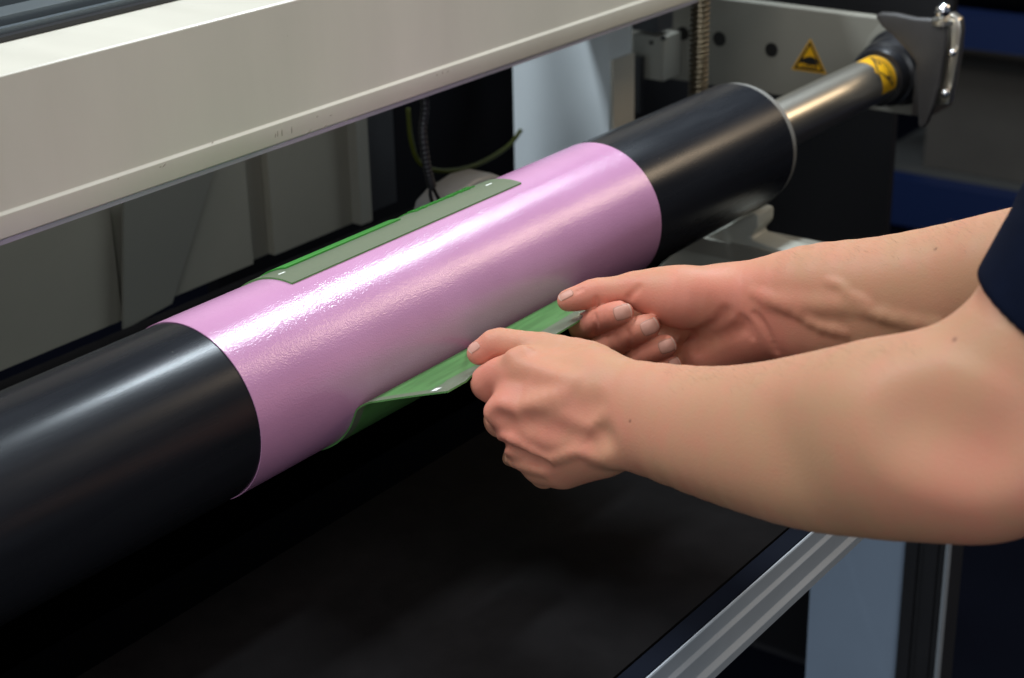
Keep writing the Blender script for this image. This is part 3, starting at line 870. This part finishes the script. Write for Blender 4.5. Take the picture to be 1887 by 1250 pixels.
RIGHT_ARM = dict(near=1.0,
    base=[
        ([(1335, 552, 1.203, 25.5), (1395, 546, 1.195, 25.5), (1500, 534, 1.17, 31), (1632, 535, 1.14, 36), (1772, 522, 1.11, 40), (1881, 505, 1.08, 42), (2050, 478, 1.05, 44)], 0.010, 20),
        ([(1335, 620, 1.21, 21), (1400, 612, 1.20, 22), (1500, 612, 1.175, 27), (1632, 612, 1.145, 32), (1772, 600, 1.115, 36), (2050, 520, 1.05, 38)], 0.018, 16),
        ([(2050, 490, 1.05, 42), (1.12, -0.56, 0.20, 46), (1.24, -0.66, 0.34, 58)], 0.02),
        # metacarpals (back of the hand turned away)
        ([(1350, 570, 1.22, 18), (1240, 565, 1.240, 15), (1135, 572, 1.250, 12.5)], 0.014),
        ([(1350, 590, 1.22, 18), (1240, 605, 1.245, 15), (1150, 615, 1.252, 12.5)], 0.012),
        ([(1350, 610, 1.22, 17), (1250, 640, 1.243, 14), (1175, 655, 1.25, 12)], 0.012),
        ([(1350, 630, 1.215, 17), (1270, 668, 1.238, 13), (1205, 690, 1.245, 11)], 0.012),
        # hypothenar heel of the palm
        ([(1375, 628, 1.203, 19), (1310, 652, 1.212, 18), (1262, 690, 1.225, 14)], 0.010),
        # thenar pad
        ([(1330, 558, 1.198, 22), (1268, 549, 1.195, 22.5), (1222, 542, 1.200, 19), (1170, 534, 1.206, 12.6)], 0.008, 10),
        # proximal phalanges, hidden behind the fingers
        ([(1135, 572, 1.25, 12.5), (1074, 603, 1.23, 9.8)], 0.004),
        ([(1150, 615, 1.252, 12.5), (1108, 646, 1.222, 10.2)], 0.004),
        ([(1175, 655, 1.25, 12), (1150, 682, 1.222, 9.6)], 0.004),
        ([(1205, 690, 1.245, 11), (1190, 705, 1.22, 8.6)], 0.004),
    ],
    digits=[
        ([(1170, 534, 1.206, 12.4), (1130, 538, 1.209, 10.6), (1096, 541, 1.211, 10.5), (1068, 549, 1.212, 9.0), (1047, 554, 1.213, 7.9)], 0.003),
        ([(1073, 603, 1.228, 10.0), (1108, 589, 1.206, 9.3), (1130, 581, 1.194, 9.0), (1146, 576, 1.189, 8.3)], 0.0015),
        ([(1108, 647, 1.220, 10.4), (1150, 621, 1.201, 9.6), (1175, 609, 1.192, 9.4), (1193, 602, 1.188, 8.8)], 0.0015),
        ([(1148, 684, 1.220, 9.8), (1188, 656, 1.200, 9.0), (1210, 644, 1.193, 8.8), (1226, 638, 1.190, 8.2)], 0.0015),
        ([(1188, 706, 1.215, 8.8), (1220, 685, 1.200, 8.0), (1238, 674, 1.194, 7.2)], 0.0015),
    ],
    ridges=[
        ([(1392, 540), (1425, 552), (1464, 572), (1512, 600), (1560, 612)], 1.6, 2.25, 0.006),
        ([(1530, 520), (1552, 528), (1568, 543), (1600, 558), (1607, 574), (1650, 588)], 1.5, 2.0, 0.005),
        ([(1600, 572), (1680, 592), (1760, 606)], 2.2, 3.8, 0.008),
        ([(1420, 552), (1500, 561), (1590, 562)], 2.5, 4.2, 0.010),
    ],
    grooves=[
        ([(1390, 580), (1404, 598), (1416, 620), (1428, 648)], 1.3, -1.7, 0.004),
        ([(1366, 586), (1378, 600), (1384, 622)], 1.0, -1.3, 0.004),
        ([(1219, 608), (1246, 617), (1290, 614), (1322, 598), (1336, 578)], 2.2, -1.7, 0.007),
        ([(1280, 640), (1330, 622), (1364, 606)], 1.8, -2.6, 0.008),
        ([(1099, 566), (1099, 552)], 1.0, -0.8, 0.003),
        ([(1154, 556), (1164, 542), (1176, 530)], 1.1, -0.9, 0.004),
        ([(1094, 580), (1098, 600), (1096, 618)], 0.9, -0.95, 0.003),
        ([(1152, 606), (1160, 626), (1160, 644)], 0.9, -0.95, 0.003),
        ([(1070, 532), (1062, 536)], 1.0, -1.1, 0.003),
    ])

def plate_gap(fn, thick=0.0009):
    """flatten skin against the sheet it holds"""
    n0 = np.array([-(0.0160 - 0.0020), -(0.1417 - 0.1023)])   # along the free part, then its normal
    d_ = np.array([-0.0394, 0.0140]); d_ /= np.linalg.norm(d_); nn = np.array([-d_[1], d_[0]])
    if nn[1] < 0: nn = -nn
    pc = np.array([-0.1211, 0.0088 - TH / 2])
    def g(p, cull=True):
        d = fn(p, cull)
        q = p[:, 1:] - pc
        slab = np.maximum(np.abs(q @ nn) - thick, np.abs(q @ d_) - 0.0235)
        return np.maximum(d, -slab)
    return g

fL, shootL = arm_sdf(LEFT); fR, shootR = arm_sdf(RIGHT_ARM)
H = 0.0012
def bounds(spec, pad=0.062):
    c = np.array([p for e in spec['base'] + spec['digits'] for p, r in pts_of(e[0])])
    return c.min(0) - pad, c.max(0) + pad
loL, hiL = bounds(LEFT); loR, hiR = bounds(RIGHT_ARM)
VL, QL = surface_nets(plate_gap(fL), loL, hiL, H)
VR, QR = surface_nets(plate_gap(fR), loR, hiR, H)
V = np.concatenate([VL, VR]); Q = np.concatenate([QL, QR + len(VL)])

M_skin = bpy.data.materials.new('skin'); M_skin.use_nodes = True
nt = M_skin.node_tree; b = nt.nodes['Principled BSDF']
b.inputs['Roughness'].default_value = 0.54
b.inputs['Specular IOR Level'].default_value = 0.28
b.inputs['Subsurface Weight'].default_value = 0.22
b.inputs['Subsurface Radius'].default_value = (1.0, 0.35, 0.2)
b.inputs['Subsurface Scale'].default_value = 0.004
tc = nt.nodes.new('ShaderNodeTexCoord')
at_ = nt.nodes.new('ShaderNodeAttribute'); at_.attribute_name = 'redness'
n1 = nt.nodes.new('ShaderNodeTexNoise'); n1.inputs['Scale'].default_value = 60; n1.inputs['Detail'].default_value = 5
nt.links.new(tc.outputs['Object'], n1.inputs['Vector'])
ad = nt.nodes.new('ShaderNodeMath'); ad.operation = 'MULTIPLY_ADD'; ad.inputs[1].default_value = 0.5; 
n3 = nt.nodes.new('ShaderNodeTexNoise'); n3.inputs['Scale'].default_value = 17; n3.inputs['Detail'].default_value = 3
nt.links.new(tc.outputs['Object'], n3.inputs['Vector'])
a3 = nt.nodes.new('ShaderNodeMath'); a3.operation = 'AVERAGE' if False else 'ADD'
nt.links.new(n1.outputs['Fac'], a3.inputs[0]); nt.links.new(n3.outputs['Fac'], a3.inputs[1])
a4 = nt.nodes.new('ShaderNodeMath'); a4.operation = 'MULTIPLY_ADD'; a4.inputs[1].default_value = 1.7; a4.inputs[2].default_value = -1.2
nt.links.new(a3.outputs[0], a4.inputs[0]); nt.links.new(a4.outputs[0], ad.inputs[0]); nt.links.new(at_.outputs['Fac'], ad.inputs[2])
cr = nt.nodes.new('ShaderNodeValToRGB')
cr.color_ramp.elements[0].position = 0.12; cr.color_ramp.elements[0].color = (0.49, 0.264, 0.150, 1)
cr.color_ramp.elements[1].position = 1.15 if False else 1.0; cr.color_ramp.elements[1].color = (0.585, 0.215, 0.145, 1)
am_ = nt.nodes.new('ShaderNodeAttribute'); am_.attribute_name = 'mole'
mm_ = nt.nodes.new('ShaderNodeMix'); mm_.data_type = 'RGBA'; mm_.inputs[7].default_value = (0.16, 0.07, 0.045, 1)
nt.links.new(am_.outputs['Fac'], mm_.inputs[0]); nt.links.new(cr.outputs[0], mm_.inputs[6])
nt.links.new(ad.outputs[0], cr.inputs[0]); nt.links.new(mm_.outputs[2], b.inputs['Base Color'])
n2 = nt.nodes.new('ShaderNodeTexNoise'); n2.inputs['Scale'].default_value = 520; n2.inputs['Detail'].default_value = 6
v2 = nt.nodes.new('ShaderNodeTexVoronoi'); v2.inputs['Scale'].default_value = 700
nt.links.new(tc.outputs['Object'], n2.inputs['Vector']); nt.links.new(tc.outputs['Object'], v2.inputs['Vector'])
mx = nt.nodes.new('ShaderNodeMath'); mx.operation = 'ADD'
nt.links.new(n2.outputs['Fac'], mx.inputs[0]); nt.links.new(v2.outputs['Distance'], mx.inputs[1])
bp = nt.nodes.new('ShaderNodeBump'); bp.inputs['Strength'].default_value = 0.13; bp.inputs['Distance'].default_value = 0.0007
nt.links.new(mx.outputs[0], bp.inputs['Height']); nt.links.new(bp.outputs[0], b.inputs['Normal'])

M_nail = mat('fingernail', (0.57, 0.295, 0.225), 0.45, var=0.05, vscale=200, spec=0.2)
M_nailtip = mat('fingernail_tip', (0.60, 0.40, 0.31), 0.4)
M_nailshade = mat('nail_edge_shade', (0.40, 0.185, 0.125), 0.55)  # cuticle shadow painted onto the rim faces of the nail

def mesh_np(name, V, Q, origin):
    me = bpy.data.meshes.new(name)
    me.vertices.add(len(V)); me.vertices.foreach_set('co', (V - origin).astype(np.float32).ravel())
    me.loops.add(Q.size); me.loops.foreach_set('vertex_index', Q.astype(np.int32).ravel())
    me.polygons.add(len(Q))
    me.polygons.foreach_set('loop_start', np.arange(0, Q.size, 4, dtype=np.int32))
    me.polygons.foreach_set('use_smooth', np.ones(len(Q), bool))
    me.update(calc_edges=True); me.validate()
    return me

org = np.array([1.05, -0.62, -0.95])
pe = thing('person', tuple(org), 'person in a navy short sleeved shirt pulling the green plate with both hands', 'person')
me = mesh_np('body', V, Q, org)
red = np.zeros(len(V))
spots = [(P(880, 650, d=1.125), .022, .5), (P(900, 705, d=1.11), .025, .35), (P(925, 770, d=1.09), .03, .3), (P(1000, 760, d=1.06), .05, .25), (P(1040, 870, d=1.08), .04, .3),
         (P(1045, 552, d=1.205), .022, .45), (P(1140, 580, d=1.185), .022, .5), (P(1190, 605, d=1.18), .02, .5), (P(1228, 640, d=1.18), .02, .5), (P(1100, 600, d=1.2), .02, .3),
         (P(1350, 630, d=1.18), .05, .55), (P(1270, 560, d=1.17), .04, .4), (P(1430, 600, d=1.17), .04, .3), (P(1820, 930, d=0.83), .05, .35), (P(1200, 830, d=1.03), .05, .12), (P(1130, 650, d=1.2), .04, .3)]
for c, r, a in spots:
    red = red + 1.2 * a * np.exp(-((V - c) ** 2).sum(1) / (r * r))
mole = np.zeros(len(V))
for (x, y, sh_f, nr, r_) in ((1759, 626, shootL, .75, .0012), (1161, 776, shootL, .75, .0008), (1724, 459, shootR, 1.0, .0010)):
    c = P(x, y, d=sh_f(x, y, nr)); mole += np.exp(-((V - c) ** 2).sum(1) / (r_ * r_))
am = me.attributes.new('mole', 'FLOAT', 'POINT'); am.data.foreach_set('value', np.clip(mole, 0, 1).astype(np.float32))
att = me.attributes.new('redness', 'FLOAT', 'POINT'); att.data.foreach_set('value', np.clip(red, 0, 0.75).astype(np.float32))
me.materials.append(M_skin)
body = bpy.data.objects.new('body', me); link(body, pe)

def nail(shoot, near, c, ax, length, width, base_dir=1):
    """curved nail laid on the skin: c centre pixel, ax direction towards the fingertip (pixels), size in pixels"""
    ax = np.array(ax, float); ax /= np.linalg.norm(ax); sd = np.array([-ax[1], ax[0]])
    NU, NV = 12, 10
    grid = []
    for i in range(NU + 1):
        for j in range(NV + 1):
            u = -1 + 2 * i / NU; v = -1 + 2 * j / NV
            # square -> rounded
            uu = u * math.sqrt(max(0, 1 - 0.30 * v * v)); vv = v * math.sqrt(max(0, 1 - 0.28 * u * u))
            p = np.array(c) + ax * uu * length / 2 + sd * vv * width / 2
            e = max(abs(u), abs(v))
            lift = 0.00038 * (1 - e ** 8) - (0.00022 if e > 0.99 else 0)
            if u > 0.75: lift = max(lift, 0.0002)
            grid.append((p[0], p[1], lift))
    ga = np.array(grid); dep = shoot(ga[:, 0], ga[:, 1], near)
    grid = [P(g[0], g[1], d=dd_ - g[2]) for g, dd_ in zip(ga, dep)]
    bm = bmesh.new(); vs = [bm.verts.new(tuple(g)) for g in grid]
    for i in range(NU):
        for j in range(NV):
            a = i * (NV + 1) + j
            f = bm.faces.new((vs[a], vs[a + 1], vs[a + NV + 2], vs[a + NV + 1]))
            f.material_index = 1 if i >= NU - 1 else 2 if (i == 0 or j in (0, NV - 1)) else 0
    bm.normal_update()
    if bm.faces[len(bm.faces) // 2 if False else 0:1] and Vector(FWD).dot(sum((f.normal for f in bm.faces), Vector())) > 0:
        bmesh.ops.reverse_faces(bm, faces=bm.faces)
    finish('fingernail', bm, [M_nail, M_nailtip, M_nailshade], body, smooth=True)
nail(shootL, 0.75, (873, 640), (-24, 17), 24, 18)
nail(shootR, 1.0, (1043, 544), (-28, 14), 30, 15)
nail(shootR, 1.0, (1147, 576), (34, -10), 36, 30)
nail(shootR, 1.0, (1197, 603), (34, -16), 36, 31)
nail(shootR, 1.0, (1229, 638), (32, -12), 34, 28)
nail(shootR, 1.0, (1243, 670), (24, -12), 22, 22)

# shirt: sleeves and trunk
M_shirt = mat('navy_cotton', (0.0022, 0.0042, 0.013), 0.9, spec=0.08, var=0.2, vscale=60, bump=0.3, bscale=1500)
SLs = [(P(1924, 652, d=0.868), .0495), (P(2170, 290, d=0.857), .060), (P(2545, -127, d=0.806), .082)]
SRs = [(np.array([1.09, -0.535, 0.165]), .062), (np.array([1.12, -0.56, 0.20]), .064), (np.array([1.24, -0.66, 0.34]), .082)]
axL = SLs[1][0] - SLs[0][0]; axL /= np.linalg.norm(axL)
axR = SRs[2][0] - SRs[0][0]; axR /= np.linalg.norm(axR)
hemL = P(1935, 600, d=0.868)
hemN = axL - 0.35 * FWD; hemN /= np.linalg.norm(hemN)
trunk = [(np.array([1.06, -0.74, 0.30]), .15), (np.array([1.06, -0.76, 0.05]), .15), (np.array([1.06, -0.77, -0.18]), .15)]
def shirt_sdf(p, cull=True):
    d = np.minimum(chain(p, SLs, .02), 1)
    fold = 0.0012 * np.sin(((p - SLs[0][0]) @ axL) * 190 + (p[:, 0] * 60)) * np.clip(((p - hemL) @ axL - 0.03) / 0.05, 0, 1)
    d = d + fold
    d = smax(d, -((p - hemL) @ hemN), 0.003)
    d2 = smax(chain(p, SRs, .02), -((p - SRs[0][0]) @ axR), 0.004)
    t = smin(cone(p, *(trunk[0][0] - (.09, 0, 0), trunk[2][0] - (.06, 0, 0)), .125, .125), cone(p, *(trunk[0][0] + (.09, 0, 0), trunk[2][0] + (.06, 0, 0)), .125, .125), .05)
    d = smin(smin(d, d2, .03), t, .05)
    # hollow the sleeve mouth
    inn = cone(p, SLs[0][0] - axL * .1, SLs[0][0] + axL * .03, .0455, .0465)
    return np.maximum(d, -np.maximum(inn, ((p - hemL) @ hemN) - 0.02))
cutx = SLs[1][0]
VA, QA = surface_nets(lambda p, c=True: np.maximum(shirt_sdf(p), (p - cutx) @ axL), hemL - 0.13, hemL + 0.16, 0.002)
VB, QB = surface_nets(lambda p, c=True: np.maximum(shirt_sdf(p), -((p - cutx) @ axL) - 0.02), np.array([0.74, -0.93, -0.36]), np.array([1.40, -0.46, 0.50]), 0.005)
Vs = np.concatenate([VA, VB]); Qs = np.concatenate([QA, QB + len(VA)])
me = mesh_np('shirt', Vs, Qs, org); me.materials.append(M_shirt)
sh_ = bpy.data.objects.new('shirt', me); link(sh_, pe)
def trouser_sdf(p, cull=True):
    d = None
    for s in (-1, 1):
        c = chain(p, [(np.array([1.06 + .07 * s, -0.77, -0.25]), .115), (np.array([1.06 + .10 * s, -0.77, -0.55]), .085), (np.array([1.06 + .11 * s, -0.78, -0.90]), .07)], .02)
        d = c if d is None else smin(d, c, .02)
    return np.maximum(d, p[:, 2] + 0.22)
Vs, Qs = surface_nets(trouser_sdf, np.array([0.78, -0.95, -1.0]), np.array([1.34, -0.6, -0.1]), 0.006)
me = mesh_np('trousers', Vs, Qs, org); me.materials.append(M_shirt)
tr_ = bpy.data.objects.new('trousers', me); link(tr_, pe)

# fine arm hair along both forearms
hv, hf = [], []
for (shf, nr, u0, u1, top, n_) in ((shootR, 1.0, 1430, 1860, lambda x: np.interp(x, [1430, 1509, 1632, 1772, 1881], [466, 451, 437, 412, 385]), 520), (shootL, 0.75, 1230, 1700, lambda x: np.interp(x, [1230, 1300, 1400, 1500, 1600, 1700], [672, 674, 668, 648, 628, 626]), 420)):
    hx = rng.uniform(u0, u1, n_); hy = top(hx) + np.abs(rng.normal(0, 1, n_)) * 28 + 2; hd = shf(hx, hy, nr)
    for _ in range(n_):
        x, y, d = hx[_], hy[_], hd[_]
        if d > nr + 0.4: continue
        p0 = P(x, y, d=d + 0.0003)
        L = rng.uniform(0.003, 0.009)
        dirv = RIGHT * rng.uniform(0.3, 1.0) * -1 - DOWN * rng.uniform(0.2, 0.9) - FWD * rng.uniform(0.1, 0.5)
        dirv /= np.linalg.norm(dirv); bend = DOWN * rng.uniform(0.1, 0.5) - RIGHT * rng.uniform(0.1, 0.6)
        w_ = 0.000030
        pts_ = [p0 + dirv * L * t + bend * L * t * t * 0.6 for t in (0, 0.35, 0.7, 1.0)]
        b0 = len(hv)
        for i, q in enumerate(pts_):
            ww = w_ * (1 - i / 3.6)
            for a in range(3):
                th = 2 * math.pi * a / 3
                hv.append(tuple(q + ww * (np.array([math.cos(th), math.sin(th), 0]) + np.array([0, 0, 0.5 * math.sin(th + 1)])) - org))
        for i in range(3):
            for a in range(3):
                hf.append((b0 + i * 3 + a, b0 + i * 3 + (a + 1) % 3, b0 + i * 3 + 3 + (a + 1) % 3, b0 + i * 3 + 3 + a))
me = bpy.data.meshes.new('arm_hair'); me.from_pydata(hv, [], hf)
me.materials.append(mat('hair_brown', (0.11, 0.065, 0.035), 0.5))
ho = bpy.data.objects.new('arm_hair', me); link(ho, pe); ho['kind'] = 'stuff'
